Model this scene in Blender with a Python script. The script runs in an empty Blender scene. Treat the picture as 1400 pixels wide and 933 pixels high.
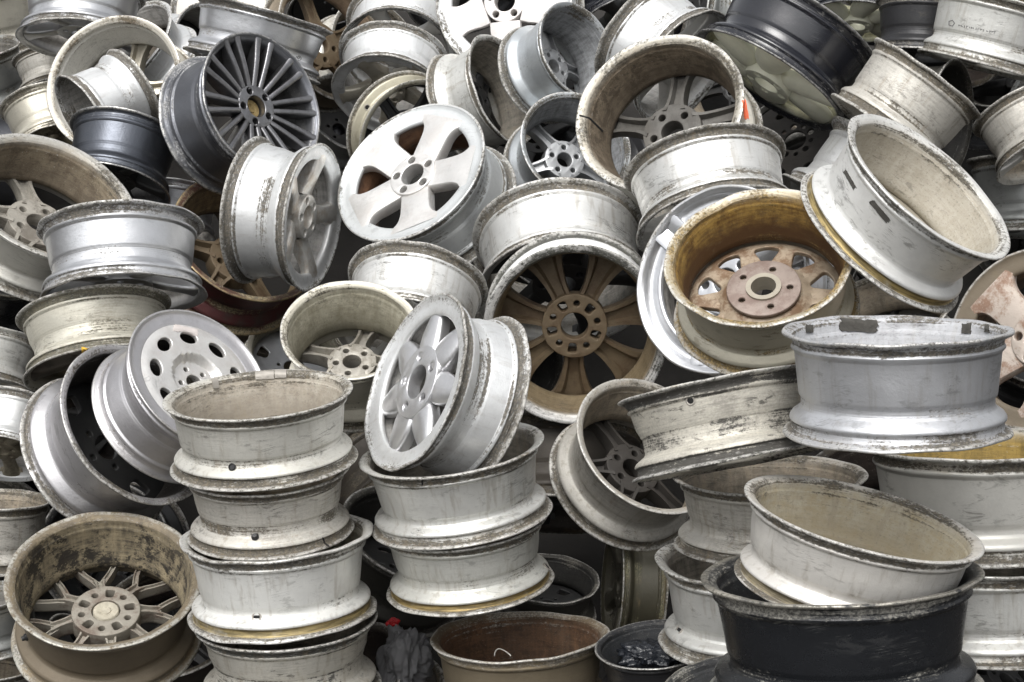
import bpy, bmesh, math, random
from mathutils import Vector, Matrix
random.seed(7)
SC = bpy.context.scene
COL = SC.collection
rad = math.radians
# ------------------------------------------------------------------ camera
F_PX, PW, PH = 2600.0, 1400, 933
CAM_H, PITCH = 1.75, rad(15)
CAM = Vector((0, 0, CAM_H))
RIGHT = Vector((1, 0, 0)); FWD = Vector((0, math.cos(PITCH), -math.sin(PITCH))); UP = Vector((0, math.sin(PITCH), math.cos(PITCH)))
cd = bpy.data.cameras.new('camera'); cam = bpy.data.objects.new('camera', cd); COL.objects.link(cam)
cam.location = CAM; cam.rotation_euler = (rad(90) - PITCH, 0, 0)
cd.sensor_width = 36; cd.lens = 36 * F_PX / PW; cd.clip_end = 500; cd.clip_start = 0.05
SC.camera = cam

# ------------------------------------------------------------------ materials
def nn(nt, t, **kw):
    n = nt.nodes.new(t)
    for k, v in kw.items():
        setattr(n, k, v)
    return n
def make_mat(name, out, inn=None, metal=.5, rough=.4, dirt=0.0, dirtcol=(.07,.06,.045), grime=1.0, grimecol=(.085,.072,.05),
             rust=0.0, rustcol=(.16,.06,.02), scuff=.3, scuffcol=(.02,.02,.02), bead=None, drip=0.0, speck=.4, indark=None, coat=0.0, burn=0.0, imottle=0.0, tint=.5, tintcol=(.33, .25, .13), mottle=0.0, mottlecol=(.07, .045, .03), edge=.75, edgecol=(.60,.59,.56)):
    """Painted, weathered metal. Mesh attributes: grime (grooves and flanges), inner (barrel inside), bead (outer bead seat)."""
    inn = inn or out
    indark = indark or tuple(c * .35 for c in inn)
    m = bpy.data.materials.new(name); m.use_nodes = True
    nt = m.node_tree; L = nt.links
    bs = nt.nodes['Principled BSDF']
    tc = nn(nt, 'ShaderNodeTexCoord'); oi = nn(nt, 'ShaderNodeObjectInfo')
    off = nn(nt, 'ShaderNodeVectorMath', operation='SCALE'); off.inputs[0].default_value = (37.0, 53.0, 29.0)
    L.new(oi.outputs['Random'], off.inputs['Scale'])
    def vec(sx, sy, sz):
        mu = nn(nt, 'ShaderNodeVectorMath', operation='MULTIPLY'); mu.inputs[1].default_value = (sx, sy, sz)
        L.new(tc.outputs['Object'], mu.inputs[0])
        ad = nn(nt, 'ShaderNodeVectorMath', operation='ADD'); L.new(mu.outputs[0], ad.inputs[0]); L.new(off.outputs[0], ad.inputs[1])
        return ad.outputs[0]
    def noise(v, scale, detail=6, rough_=.6, dist=0.0):
        n = nn(nt, 'ShaderNodeTexNoise'); n.inputs['Scale'].default_value = scale; n.inputs['Detail'].default_value = detail
        n.inputs['Roughness'].default_value = rough_; n.inputs['Distortion'].default_value = dist
        L.new(v, n.inputs['Vector']); return n.outputs['Fac']
    def math_(op, a, b=None, c=None, clamp=False):
        n = nn(nt, 'ShaderNodeMath', operation=op, use_clamp=clamp)
        for i, x in enumerate((a, b, c)):
            if x is None: continue
            if isinstance(x, (int, float)): n.inputs[i].default_value = x
            else: L.new(x, n.inputs[i])
        return n.outputs[0]
    def step(x, lo, hi):
        n = nn(nt, 'ShaderNodeMapRange', interpolation_type='SMOOTHSTEP'); n.inputs['From Min'].default_value = lo; n.inputs['From Max'].default_value = hi
        L.new(x, n.inputs['Value']); return n.outputs['Result']
    def mix(f, a, b):
        n = nn(nt, 'ShaderNodeMix', data_type='RGBA')
        if isinstance(f, (int, float)): n.inputs['Factor'].default_value = f
        else: L.new(f, n.inputs['Factor'])
        for s, x in (('A', a), ('B', b)):
            i = [k for k in n.inputs if k.name == s and k.type == 'RGBA'][0]
            if isinstance(x, tuple): i.default_value = (*x, 1)
            else: L.new(x, i)
        return [o for o in n.outputs if o.type == 'RGBA'][0]
    def attr(n_):
        a = nn(nt, 'ShaderNodeAttribute'); a.attribute_name = n_; return a.outputs['Fac']
    g, inner, bd = attr('grime'), attr('inner'), attr('bead')
    big = noise(vec(1, 1, .8), 2.2, 5, .6)
    med = noise(vec(1, 1, 1), 7, 7, .65)
    streak = noise(vec(1.2, 1.2, 14), 2.0, 8, .7)
    fine = noise(vec(1, 1, 1), 38, 5, .7)
    dripn = noise(vec(9, 9, .7), 1.6, 6, .6)
    # base variation
    c = mix(step(big, .3, .7), tuple(k * .86 for k in out), out)
    c = mix(math_('MULTIPLY', step(med, .45, .75), .22), c, tuple(k * .62 for k in out))
    # inside colour
    ci = mix(step(math_('ADD', math_('ADD', math_('MULTIPLY', med, .35), math_('MULTIPLY', dripn, .3)), math_('MULTIPLY', streak, .35)), .34, .62), indark, inn)
    ci = mix(math_('MULTIPLY', step(fine, .52, .70), .55), ci, tuple(k * .35 for k in inn))
    ci = mix(math_('MULTIPLY', step(noise(vec(1, 1, 1), 55, 3, .6), .64, .70), speck), ci, (.42, .40, .36))
    if imottle:
        im_ = math_('ADD', math_('MULTIPLY', noise(vec(1, 1, 1), 3.4, 9, .72, .5), .75), math_('MULTIPLY', fine, .25))
        ci = mix(math_('MULTIPLY', step(im_, .50, .56), imottle), ci, tuple(k * .5 for k in indark))
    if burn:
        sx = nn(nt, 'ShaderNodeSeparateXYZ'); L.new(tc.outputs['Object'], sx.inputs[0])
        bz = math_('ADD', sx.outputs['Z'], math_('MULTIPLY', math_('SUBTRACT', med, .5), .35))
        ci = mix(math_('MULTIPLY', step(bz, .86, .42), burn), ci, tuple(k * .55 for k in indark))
    tn = noise(vec(1, 1, 2.2), 2.6, 8, .7)
    if tint:
        c = mix(math_('MULTIPLY', step(math_('ADD', math_('MULTIPLY', tn, .8), math_('MULTIPLY', g, .22)), .50, .70), tint), c, tuple(a * .35 + b * .65 for a, b in zip(out, tintcol)))
    if mottle:
        c = mix(math_('MULTIPLY', step(math_('ADD', math_('MULTIPLY', tn, .6), math_('ADD', math_('MULTIPLY', med, .25), math_('MULTIPLY', fine, .15))), .46, .58), mottle), c, mottlecol)
    c = mix(inner, c, ci)
    if bead:
        c = mix(math_('MULTIPLY', bd, step(big, .2, .45)), c, mix(step(streak, .4, .62), tuple(k * .35 for k in bead), bead))
    # grime in grooves and on flanges: ragged black crust with bare metal showing through
    tiny = noise(vec(1, 1, 1.3), 24, 7, .78)
    rings = noise(vec(.35, .35, 26), 1.0, 5, .7)
    patch_ = noise(vec(1, 1, .6), 1.5, 4, .55)
    if bead: g = math_('MULTIPLY', g, math_('SUBTRACT', 1.0, math_('MULTIPLY', bd, .75)))
    gsrc = math_('ADD', math_('MULTIPLY', g, .25 * grime), math_('ADD', math_('MULTIPLY', rings, .38), math_('ADD', math_('MULTIPLY', tiny, .42), math_('ADD', math_('MULTIPLY', patch_, .55), math_('MULTIPLY', math_('SUBTRACT', oi.outputs['Random'], .5), .12)))))
    gm = math_('MULTIPLY', step(gsrc, .80, .89), step(g, .02, .25))
    c = mix(math_('MULTIPLY', gm, .93), c, mix(step(fine, .42, .60), tuple(k * .35 for k in grimecol), tuple(k * 1.2 for k in grimecol)))
    fleck = noise(vec(1.2, 1.2, 5), 11, 6, .72)
    bare = math_('MULTIPLY', step(fleck, .56, .64), step(g, .35, .5))
    c = mix(math_('MULTIPLY', bare, .40), c, tuple(min(.8, k * .5 + .32) for k in out) if sum(out) > .3 else (.34, .33, .31))
    # general dirt, streaked
    dm = step(math_('ADD', math_('ADD', math_('MULTIPLY', big, .45), math_('MULTIPLY', streak, .35)), math_('ADD', math_('MULTIPLY', fine, .2), dirt)), .54, .80)
    c = mix(math_('MULTIPLY', dm, .7), c, dirtcol)
    if drip:
        c = mix(math_('MULTIPLY', step(dripn, .5, .70), min(.9, drip * 1.5)), c, (.20, .155, .095))
    # rubbed-in dark smudges, ragged and in clusters
    smear = noise(vec(1.5, 1.5, 3.6), 3.0, 10, .74, .6)
    clus = noise(vec(1, 1, 1.3), 1.7, 3, .5)
    sm = math_('MULTIPLY', step(smear, .53, .62), step(clus, .44, .58))
    c = mix(math_('MULTIPLY', sm, min(.8, scuff * .55), clamp=True), c, tuple(k * .6 + d * .4 for k, d in zip(dirtcol, scuffcol)))
    # a few long hairline scratches, tilted
    tv = nn(nt, 'ShaderNodeVectorRotate', rotation_type='EULER_XYZ'); tv.inputs['Rotation'].default_value = (.22, .16, 0); L.new(vec(1, 1, 1), tv.inputs['Vector'])
    tm = nn(nt, 'ShaderNodeVectorMath', operation='MULTIPLY'); tm.inputs[1].default_value = (1.1, 1.1, 34); L.new(tv.outputs[0], tm.inputs[0])
    hair = noise(tm.outputs[0], 1.5, 2, .5, .5)
    hm = math_('MULTIPLY', step(math_('ABSOLUTE', math_('SUBTRACT', hair, .5)), .012, .004), step(clus, .56, .66))
    c = mix(math_('MULTIPLY', hm, min(.8, scuff)), c, scuffcol)
    pits = math_('MULTIPLY', step(fine, .70, .76), .55)
    c = mix(pits, c, tuple(k * .3 for k in dirtcol))
    eg = attr('edge')
    em = math_('MULTIPLY', eg, step(math_('ADD', math_('MULTIPLY', tiny, .5), math_('MULTIPLY', med, .5)), .60, .44))
    c = mix(math_('MULTIPLY', em, edge), c, mix(step(tiny, .5, .62), edgecol, (.07, .065, .05)))
    if rust:
        rm = step(math_('ADD', math_('ADD', math_('MULTIPLY', big, .6), math_('MULTIPLY', fine, .25)), rust), .60, .78)
        c = mix(math_('MULTIPLY', rm, .9), c, mix(step(fine, .4, .6), tuple(k * .5 for k in rustcol), rustcol))
    L.new(c, bs.inputs['Base Color'])
    tot = math_('ADD', math_('ADD', gm, dm), math_('MULTIPLY', inner, .8), clamp=True)
    L.new(math_('MAXIMUM', math_('MULTIPLY', math_('SUBTRACT', 1.0, tot, clamp=True), min(.9, metal * 1.5 + .08 * (metal > .02))), math_('MULTIPLY', em, edge * .8)), bs.inputs['Metallic'])
    r = math_('ADD', math_('MULTIPLY', tot, max(0, .72 - rough)), math_('ADD', rough - .05, math_('MULTIPLY', med, .16)))
    L.new(r, bs.inputs['Roughness'])
    bs.inputs['Coat Weight'].default_value = coat; bs.inputs['Coat Roughness'].default_value = .12
    bp = nn(nt, 'ShaderNodeBump'); bp.inputs['Strength'].default_value = .25; bp.inputs['Distance'].default_value = .004
    lathe_lines = noise(vec(.25, .25, 60), 1.0, 3, .6)
    hh = math_('ADD', math_('MULTIPLY', math_('MULTIPLY', lathe_lines, step(g, .1, .6)), 2.2), math_('ADD', math_('ADD', math_('MULTIPLY', med, .8), math_('MULTIPLY', fine, .45)), math_('MULTIPLY', gm, .5)))
    L.new(hh, bp.inputs['Height']); L.new(bp.outputs[0], bs.inputs['Normal'])
    return m
DK = (.045, .04, .032)
LOOK = dict(
 silver=dict(out=(.66,.67,.69), inn=(.45,.43,.40), metal=.75, rough=.30, dirt=-.12, scuff=.35, grime=0.80, tint=.1),
 silverbig=dict(out=(.56,.57,.59), inn=(.50,.51,.53), metal=.45, rough=.38, dirt=-.08, scuff=.5, grime=1.00, speck=.2, indark=(.34,.34,.35), drip=.12, tint=.1),
 silverd=dict(out=(.60,.59,.60), inn=(.05,.045,.04), metal=.7, rough=.33, dirt=-.08, scuff=.5, grime=1.1, tint=.1),
 white=dict(out=(.72,.73,.73), inn=(.40,.39,.37), metal=.35, rough=.38, dirt=-.1, scuff=.25, grime=1.15, drip=.12, tint=.12),
 bigwhite=dict(out=(.74,.74,.73), inn=(.19,.145,.085), metal=.3, rough=.4, dirt=-.06, scuff=.7, grime=1.4, grimecol=(.035,.035,.022), indark=(.10,.075,.04), tint=.15),
 bluewhite=dict(out=(.56,.61,.62), inn=(.20,.105,.055), metal=.35, rough=.38, dirt=-.02, scuff=.4, grime=1.15, indark=(.08,.035,.02), speck=.1, tint=.12),
 whiterust=dict(out=(.68,.70,.70), inn=(.20,.105,.055), indark=(.08,.035,.02), metal=.35, rough=.38, dirt=-.08, scuff=.35, grime=1.0, tint=.15, speck=.1),
 greyblue=dict(out=(.55,.58,.60), inn=(.30,.31,.32), metal=.45, rough=.38, dirt=-.1, scuff=.2, grime=1.35, speck=.2, tint=.1),
 pale=dict(out=(.66,.66,.63), inn=(.34,.31,.26), metal=.35, rough=.4, dirt=0.03, scuff=.7, grime=1.1, drip=.22),
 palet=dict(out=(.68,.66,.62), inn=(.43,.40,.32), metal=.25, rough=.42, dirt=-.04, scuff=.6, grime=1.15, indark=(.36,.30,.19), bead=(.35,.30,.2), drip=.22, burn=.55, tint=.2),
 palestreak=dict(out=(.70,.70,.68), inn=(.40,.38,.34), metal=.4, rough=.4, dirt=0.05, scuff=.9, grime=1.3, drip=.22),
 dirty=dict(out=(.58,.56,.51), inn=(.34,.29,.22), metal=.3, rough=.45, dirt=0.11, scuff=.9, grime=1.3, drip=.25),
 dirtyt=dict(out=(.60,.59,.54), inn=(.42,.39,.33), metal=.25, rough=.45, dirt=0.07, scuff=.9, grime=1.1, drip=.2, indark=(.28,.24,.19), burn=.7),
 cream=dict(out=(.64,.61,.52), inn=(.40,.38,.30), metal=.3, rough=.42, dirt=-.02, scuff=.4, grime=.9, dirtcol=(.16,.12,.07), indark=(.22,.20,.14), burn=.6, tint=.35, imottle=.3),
 beigelip=dict(out=(.50,.47,.40), inn=(.62,.61,.57), metal=.3, rough=.42, dirt=-.02, scuff=.4, grime=1.0, speck=.1, indark=(.55,.54,.50), grimecol=(.13,.10,.06)),
 scuffed=dict(out=(.66,.63,.55), inn=(.10,.09,.07), metal=.3, rough=.42, dirt=0.14, scuff=1.4, grime=1.1, dirtcol=(.04,.035,.03), grimecol=(.02,.02,.018), scuffcol=(.015,.015,.014), tint=.4),
 scuffp=dict(out=(.58,.56,.50), inn=(.4,.36,.3), metal=.3, rough=.42, dirt=0.08, scuff=1.3, grime=1.2, grimecol=(.03,.03,.025), drip=.25),
 mossy=dict(out=(.60,.58,.50), inn=(.07,.055,.03), metal=.3, rough=.42, dirt=0.12, scuff=.8, grime=1.5, grimecol=(.08,.075,.05), dirtcol=(.15,.13,.09), tint=.45),
 gold=dict(out=(.70,.70,.68), inn=(.42,.39,.33), metal=.25, rough=.42, dirt=-.06, scuff=.9, grime=1.1, bead=(.34,.26,.11), indark=(.32,.29,.23), speck=.1, tint=.12, imottle=.12),
 goldw=dict(out=(.72,.72,.69), inn=(.45,.42,.33), metal=.2, rough=.42, dirt=-.06, scuff=.5, grime=1.00, bead=(.33,.26,.12), drip=.22, tint=.15),
 goldb=dict(out=(.58,.58,.54), inn=(.40,.36,.3), metal=.25, rough=.42, dirt=0.03, scuff=.7, grime=1.05, bead=(.34,.25,.10), drip=.22),
 goldin=dict(out=(.58,.57,.53), inn=(.36,.25,.07), metal=.25, rough=.42, dirt=0, scuff=.8, grime=1.0),
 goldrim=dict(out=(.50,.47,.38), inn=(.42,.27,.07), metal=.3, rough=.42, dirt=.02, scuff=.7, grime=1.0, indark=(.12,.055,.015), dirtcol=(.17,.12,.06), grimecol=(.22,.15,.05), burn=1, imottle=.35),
 yellowlip=dict(out=(.50,.47,.37), inn=(.03,.03,.028), metal=.3, rough=.45, dirt=-.02, scuff=.6, grime=1.0, dirtcol=(.18,.15,.08)),
 tanlip=dict(out=(.46,.40,.28), inn=(.10,.07,.045), metal=.2, rough=.5, dirt=.02, grime=.9),
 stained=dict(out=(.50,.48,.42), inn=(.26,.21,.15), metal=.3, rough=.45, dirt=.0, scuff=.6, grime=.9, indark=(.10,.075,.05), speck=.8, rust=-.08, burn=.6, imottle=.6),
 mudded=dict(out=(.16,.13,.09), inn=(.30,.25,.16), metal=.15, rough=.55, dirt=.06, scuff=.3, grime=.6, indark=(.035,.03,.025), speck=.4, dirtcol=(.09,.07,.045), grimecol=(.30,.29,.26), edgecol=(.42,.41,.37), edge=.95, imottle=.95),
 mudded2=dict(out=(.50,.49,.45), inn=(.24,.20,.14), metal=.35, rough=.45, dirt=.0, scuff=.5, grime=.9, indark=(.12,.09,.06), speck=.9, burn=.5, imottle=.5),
 rustin=dict(out=(.17,.14,.095), inn=(.15,.08,.04), metal=.2, rough=.5, dirt=.05, scuff=.3, grime=.6, indark=(.05,.028,.016), speck=.25, grimecol=(.32,.29,.24), imottle=.4),
 redrim=dict(out=(.10,.03,.03), inn=(.22,.16,.09), metal=.2, rough=.4, dirt=.02, scuff=.3, grime=.6, grimecol=(.35,.29,.18), indark=(.07,.05,.03), tint=0, edgecol=(.36,.28,.16), edge=.95, mottle=.7, mottlecol=(.07,.055,.045)),
 brown=dict(out=(.2,.165,.12), inn=(.2,.14,.09), metal=.15, rough=.5, dirt=0, rust=.02),
 lilac=dict(out=(.57,.56,.575), inn=(.05,.045,.04), metal=.55, rough=.36, dirt=-.1, scuff=.2, grime=.5, rust=-.13, rustcol=(.45,.30,.06), tint=.1),
 grey=dict(out=(.36,.37,.36), inn=(.20,.19,.17), metal=.4, rough=.45, dirt=-.02, scuff=.5, grime=1.0, tint=.1),
 graphite=dict(out=(.15,.155,.17), inn=(.06,.06,.06), metal=.8, rough=.33, dirt=-.1, scuff=.2, grime=.5, grimecol=(.3,.3,.3), scuffcol=(.3,.3,.3), tint=0),
 blueblack=dict(out=(.10,.108,.125), inn=(.03,.03,.03), metal=.85, rough=.3, dirt=-.1, scuff=.3, grime=.4, grimecol=(.25,.25,.26), scuffcol=(.3,.3,.32), tint=0),
 black=dict(out=(.008,.009,.014), inn=(.35,.34,.22), metal=0, rough=.16, dirt=-.2, scuff=.08, grime=.35, grimecol=(.28,.27,.25), scuffcol=(.3,.3,.3), coat=.6, edge=.35, tint=0),
 black2=dict(out=(.010,.011,.013), inn=(.05,.052,.055), metal=0, rough=.25, dirt=-.13, scuff=.12, grime=.5, grimecol=(.26,.25,.22), scuffcol=(.4,.4,.38), dirtcol=(.08,.08,.08), speck=.3, edge=.9, edgecol=(.40,.38,.33), tint=0),
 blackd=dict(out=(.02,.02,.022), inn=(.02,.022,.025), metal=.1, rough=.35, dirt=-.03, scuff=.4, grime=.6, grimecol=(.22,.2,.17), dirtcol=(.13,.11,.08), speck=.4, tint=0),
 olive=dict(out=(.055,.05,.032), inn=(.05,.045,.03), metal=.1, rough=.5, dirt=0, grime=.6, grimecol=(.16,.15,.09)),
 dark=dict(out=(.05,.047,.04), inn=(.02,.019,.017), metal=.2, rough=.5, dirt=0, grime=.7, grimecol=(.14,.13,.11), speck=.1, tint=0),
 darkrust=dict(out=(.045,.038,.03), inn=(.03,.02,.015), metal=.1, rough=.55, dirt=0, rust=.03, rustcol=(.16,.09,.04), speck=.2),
)
FACE = dict(
 cream=dict(out=(.78,.78,.64), metal=.0, rough=.35, dirt=-.14, scuff=.1, dirtcol=(.2,.17,.08), tint=0),
 pale=dict(out=(.58,.57,.54), metal=.3, rough=.42, dirt=0),
 paleface=dict(out=(.66,.65,.62), metal=.4, rough=.38, dirt=-.05, rust=-.12, rustcol=(.38,.19,.05), mottle=.35, mottlecol=(.30,.18,.06)),
 dark=dict(out=(.05,.05,.05), metal=.3, rough=.45, dirt=0),
 darkface=dict(out=(.05,.045,.04), metal=.2, rough=.6, dirt=.02),
 grey=dict(out=(.33,.33,.32), metal=.4, rough=.45, dirt=0),
 greyface=dict(out=(.45,.46,.47), metal=.4, rough=.4, dirt=-.05, rust=-.1, rustcol=(.34,.21,.06)),
 tan=dict(out=(.34,.31,.25), metal=.05, rough=.6, dirt=0, rust=-.05, rustcol=(.3,.18,.07)),
 rustface=dict(out=(.55,.48,.42), metal=.1, rough=.5, dirt=0, rust=.04, rustcol=(.20,.08,.035), mottle=.75, mottlecol=(.20,.085,.035)),
 rustd=dict(out=(.13,.075,.05), metal=.1, rough=.65, dirt=0, rust=.05, mottle=.5, mottlecol=(.05,.03,.02)),
 brown=dict(out=(.10,.085,.065), metal=.1, rough=.55, dirt=.02, mottle=.6, mottlecol=(.04,.032,.025)),
 brownback=dict(out=(.135,.10,.06), metal=.1, rough=.6, dirt=.0, rust=.0, rustcol=(.2,.1,.04), mottle=.6, mottlecol=(.07,.04,.02)),
 mudface=dict(out=(.33,.31,.27), metal=.1, rough=.6, dirt=.05, speck=.8, mottle=.6, mottlecol=(.07,.055,.04)),
 mudgrey=dict(out=(.11,.105,.095), metal=.1, rough=.6, dirt=.05, mottle=.5, mottlecol=(.04,.035,.03)),
 olive=dict(out=(.06,.055,.04), metal=.1, rough=.6, dirt=0),
 star=dict(out=(.69,.69,.70), metal=.6, rough=.30, dirt=-.16, scuff=.1, tint=.08),
 meshback=dict(out=(.27,.25,.21), metal=.1, rough=.6, dirt=.03, mottle=.7, mottlecol=(.11,.07,.05)),
 whiteface=dict(out=(.74,.73,.71), metal=.4, rough=.36, dirt=-.14, scuff=.2, rust=-.07, rustcol=(.28,.15,.07), mottle=.10, mottlecol=(.30,.18,.10), tint=.12),
 whiteface2=dict(out=(.70,.67,.65), metal=.1, rough=.36, dirt=-.12, scuff=.2),
 redface=dict(out=(.68,.64,.58), metal=.1, rough=.4, dirt=-.06, rust=-.04, rustcol=(.5,.12,.08)),
 silverface=dict(out=(.62,.63,.65), metal=.7, rough=.32, dirt=-.12, scuff=.2, tint=.08),
 dirtface=dict(out=(.30,.27,.2), metal=.2, rough=.5, dirt=.04, mottle=.5),
 graphface=dict(out=(.24,.24,.25), metal=.85, rough=.28, dirt=-.1, dirtcol=(.1,.09,.07), tint=0, mottle=.3, mottlecol=(.06,.055,.05)),
 beigeface=dict(out=(.46,.43,.36), metal=.3, rough=.42, dirt=.0, rust=-.12, rustcol=(.35,.16,.06), mottle=.3, mottlecol=(.2,.15,.09)),
 beigeback=dict(out=(.36,.34,.30), metal=.25, rough=.45, dirt=.0, rust=-.12, rustcol=(.3,.2,.08), mottle=.5, mottlecol=(.12,.10,.07)),
 hubpink=dict(out=(.27,.22,.19), metal=.1, rough=.55, dirt=.02, rust=.02, rustcol=(.2,.12,.08), dirtcol=(.35,.31,.27), mottle=.5, mottlecol=(.12,.07,.055)),
 backbeige=dict(out=(.37,.30,.22), metal=.1, rough=.5, dirt=.0, rust=.03, rustcol=(.22,.11,.05), dirtcol=(.12,.08,.05), mottle=.75, mottlecol=(.12,.055,.02)),
)
MATS = {}
def look(k):
    if k not in MATS: MATS[k] = make_mat('paint_' + k, **LOOK[k])
    return MATS[k]
def facelook(k):
    if 'f' + k not in MATS: MATS['f' + k] = make_mat('face_' + k, **FACE[k])
    return MATS['f' + k]
def simple_mat(name, col, rough=.5, metal=0.0, bump=0.0, scale=20, var=.25):
    m = bpy.data.materials.new(name); m.use_nodes = True; nt = m.node_tree; bs = nt.nodes['Principled BSDF']
    tc = nn(nt, 'ShaderNodeTexCoord'); n = nn(nt, 'ShaderNodeTexNoise'); n.inputs['Scale'].default_value = scale; n.inputs['Detail'].default_value = 6
    nt.links.new(tc.outputs['Object'], n.inputs['Vector'])
    mx = nn(nt, 'ShaderNodeMix', data_type='RGBA'); nt.links.new(n.outputs['Fac'], mx.inputs['Factor'])
    ab = [k for k in mx.inputs if k.type == 'RGBA']
    ab[0].default_value = (*[c * (1 - var) for c in col], 1); ab[1].default_value = (*[min(1, c * (1 + var)) for c in col], 1)
    nt.links.new([o for o in mx.outputs if o.type == 'RGBA'][0], bs.inputs['Base Color'])
    bs.inputs['Roughness'].default_value = rough; bs.inputs['Metallic'].default_value = metal
    if bump:
        b = nn(nt, 'ShaderNodeBump'); b.inputs['Strength'].default_value = bump; b.inputs['Distance'].default_value = .02
        nt.links.new(n.outputs['Fac'], b.inputs['Height']); nt.links.new(b.outputs[0], bs.inputs['Normal'])
    return m

# ------------------------------------------------------------------ wheel meshes (unit radius, unit width: z 0 = face side, z 1 = open side)
def finish(me, angle=38):
    me.shade_smooth()
    bm = bmesh.new(); bm.from_mesh(me)
    bmesh.ops.recalc_face_normals(bm, faces=bm.faces)
    for e in bm.edges:
        if len(e.link_faces) == 2 and e.calc_face_angle(0) > rad(angle): e.smooth = False
    bm.to_mesh(me); bm.free()
    return me
# profile rows: z, r, grime, inner, bead
def profile(kind):
    if kind == 't': return [(z, r * (.925 + .075 * min(1, z / .5)), g, i, b) for z, r, g, i, b in profile('b')]
    P = []
    def a(z, r, g=0, i=0, b=0): P.append((z, r, g, i, b))
    lip = {'a': .0, 'b': .0, 'c': .012, 'd': -.004, 'e': .0, 'f': 0}[kind]
    well = {'a': .825, 'b': .845, 'c': .83, 'd': .815, 'e': .835, 'f': .835}[kind]
    top = {'a': .885, 'b': .90, 'c': .905, 'd': .885, 'e': .895, 'f': .895}[kind]
    z1, z2 = {'a': (.30, .44), 'b': (.28, .37), 'c': (.26, .34), 'd': (.30, .50), 'e': (.34, .50), 'f': (.34, .50)}[kind]
    # outer side from the face flange to the open flange
    a(.000, .985, .5); a(.004, .996, .6); a(.014, 1.002, .6); a(.028, .998, .8); a(.038, .985, .9)
    a(.050, .958, 1.0); a(.058, .940, 1.0, 0, 1); a(.070, .930, .9, 0, 1); a(.120, .925, .7, 0, 1); a(.138, .926, .8, 0, 1); a(.146, .935, .8, 0, .6); a(.155, .945, .35)
    a(.168, .948, .1); a(.185, .944, .0); a(.215, .925, .0); a(z1 - .02, well + .022, .0); a(z1, well + .006, .3); a(z1 + .02, well, .3)
    a(z2 - .015, well, .3); a(z2, well + .004, .35); a(z2 + .02, well + .018, .1); a(z2 + .045, well + .022, 0)
    a(.62, (well + .022 + top) / 2 + .002, 0); a(.79, top, 0); a(.815, top + .006, .55); a(.826, top + .022, .45); a(.840, top + .032, .2); a(.856, top + .030, .45)
    a(.868, top + .016, .8); a(.880, top + .014, 1.0); a(.925, .928 if top < .915 else .93, .9); a(.938, .934, .9); a(.948, .952, .8); a(.955, .975, .7); a(.963, .992 + lip, .7)
    a(.975, 1.002 + lip, .75); a(.988, 1.004 + lip, .65); a(.997, .998 + lip, .6); a(1.0, .988 + lip, .55)
    # inside from the open flange back to the face flange
    a(.998, .972 + lip, .5, .15); a(.990, .955, .55, .2); a(.978, .930, .65, .3); a(.962, .908, .6, .45); a(.950, .902, .7, .6); a(.930, .898, .5, .8)
    a(.870, .888, .2, 1); a(.845, .880, .5, 1); a(.80, top - .028, .2, 1); a(z2 + .05, well - .006, 0, 1); a(z2, well - .026, .2, 1); a(z1, well - .028, .2, 1); a(z1 - .05, well + .0, 0, 1)
    if kind == 'e':      # closed outer ring of the face
        a(.20, .86, 0, .9); a(.16, .80, 0, .8); a(.13, .775, 0, .6); a(.10, .770, 0, .3); a(.075, .775, 0, 0); a(.060, .79, .1, 0); a(.05, .82, .1, 0); a(.042, .88, .1, 0); a(.036, .925, .25, 0); a(.026, .945, .3, 0); a(.012, .962, .3, 0)
    elif kind == 'f':    # ring with a deep trough inside the lip
        a(.26, .82, 0, .9); a(.24, .77, 0, .8); a(.20, .745, 0, .5); a(.14, .74, 0, .2); a(.11, .748, 0, 0); a(.10, .765, .1, 0); a(.105, .785, .2, 0); a(.14, .82, .3, 0); a(.15, .865, .3, 0); a(.135, .892, .3, 0); a(.07, .915, .2, 0); a(.05, .925, .3, 0); a(.030, .94, .2, 0); a(.014, .957, .2, 0)
    else:
        a(.20, .880, 0, .9); a(.16, .89, 0, .7); a(.08, .893, .1, .3); a(.055, .905, .3, .1); a(.045, .92, .4, 0); a(.030, .940, .4, 0); a(.015, .958, .4, 0)
    a(.003, .972, .45)
    return P
def lathe(P, n=112, wob=0.0, seed=0):
    rnd = random.Random(seed)
    ph = [rnd.uniform(0, 6.28) for _ in range(8)]
    bm = bmesh.new()
    lg = bm.verts.layers.float.new('grime'); li = bm.verts.layers.float.new('inner'); lb = bm.verts.layers.float.new('bead'); le = bm.verts.layers.float.new('edge')
    rings = []
    for (z, r, g, i, b) in P:
        ring = []
        edge = 1.0 if (z > .93 or z < .05) else .25
        for k in range(n):
            t = 2 * math.pi * k / n
            d = wob * edge * (.6 * math.sin(2 * t + ph[0]) + .5 * math.sin(3 * t + ph[1]) + .3 * math.sin(7 * t + ph[2]) + .25 * math.sin(13 * t + ph[3]))
            dz = wob * edge * .8 * (math.sin(2 * t + ph[4]) + .4 * math.sin(9 * t + ph[5]))
            v = bm.verts.new(((r + d) * math.cos(t), (r + d) * math.sin(t), z + dz)); v[lg] = g; v[li] = i; v[lb] = b; v[le] = max(0.0, min(1.0, (r - .968) / .016))
            ring.append(v)
        rings.append(ring)
    m = len(rings)
    for j in range(m):
        A, B = rings[j], rings[(j + 1) % m]
        for k in range(n):
            bm.faces.new((A[k], A[(k + 1) % n], B[(k + 1) % n], B[k]))
    me = bpy.data.meshes.new('barrel'); bm.to_mesh(me); bm.free()
    return finish(me, 60)
BARREL = {(k, v): lathe(profile(k), 112, (.003, .009, .018)[v], 10 * v + ord(k)) for k in 'abcdeft' for v in range(3)}

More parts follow.
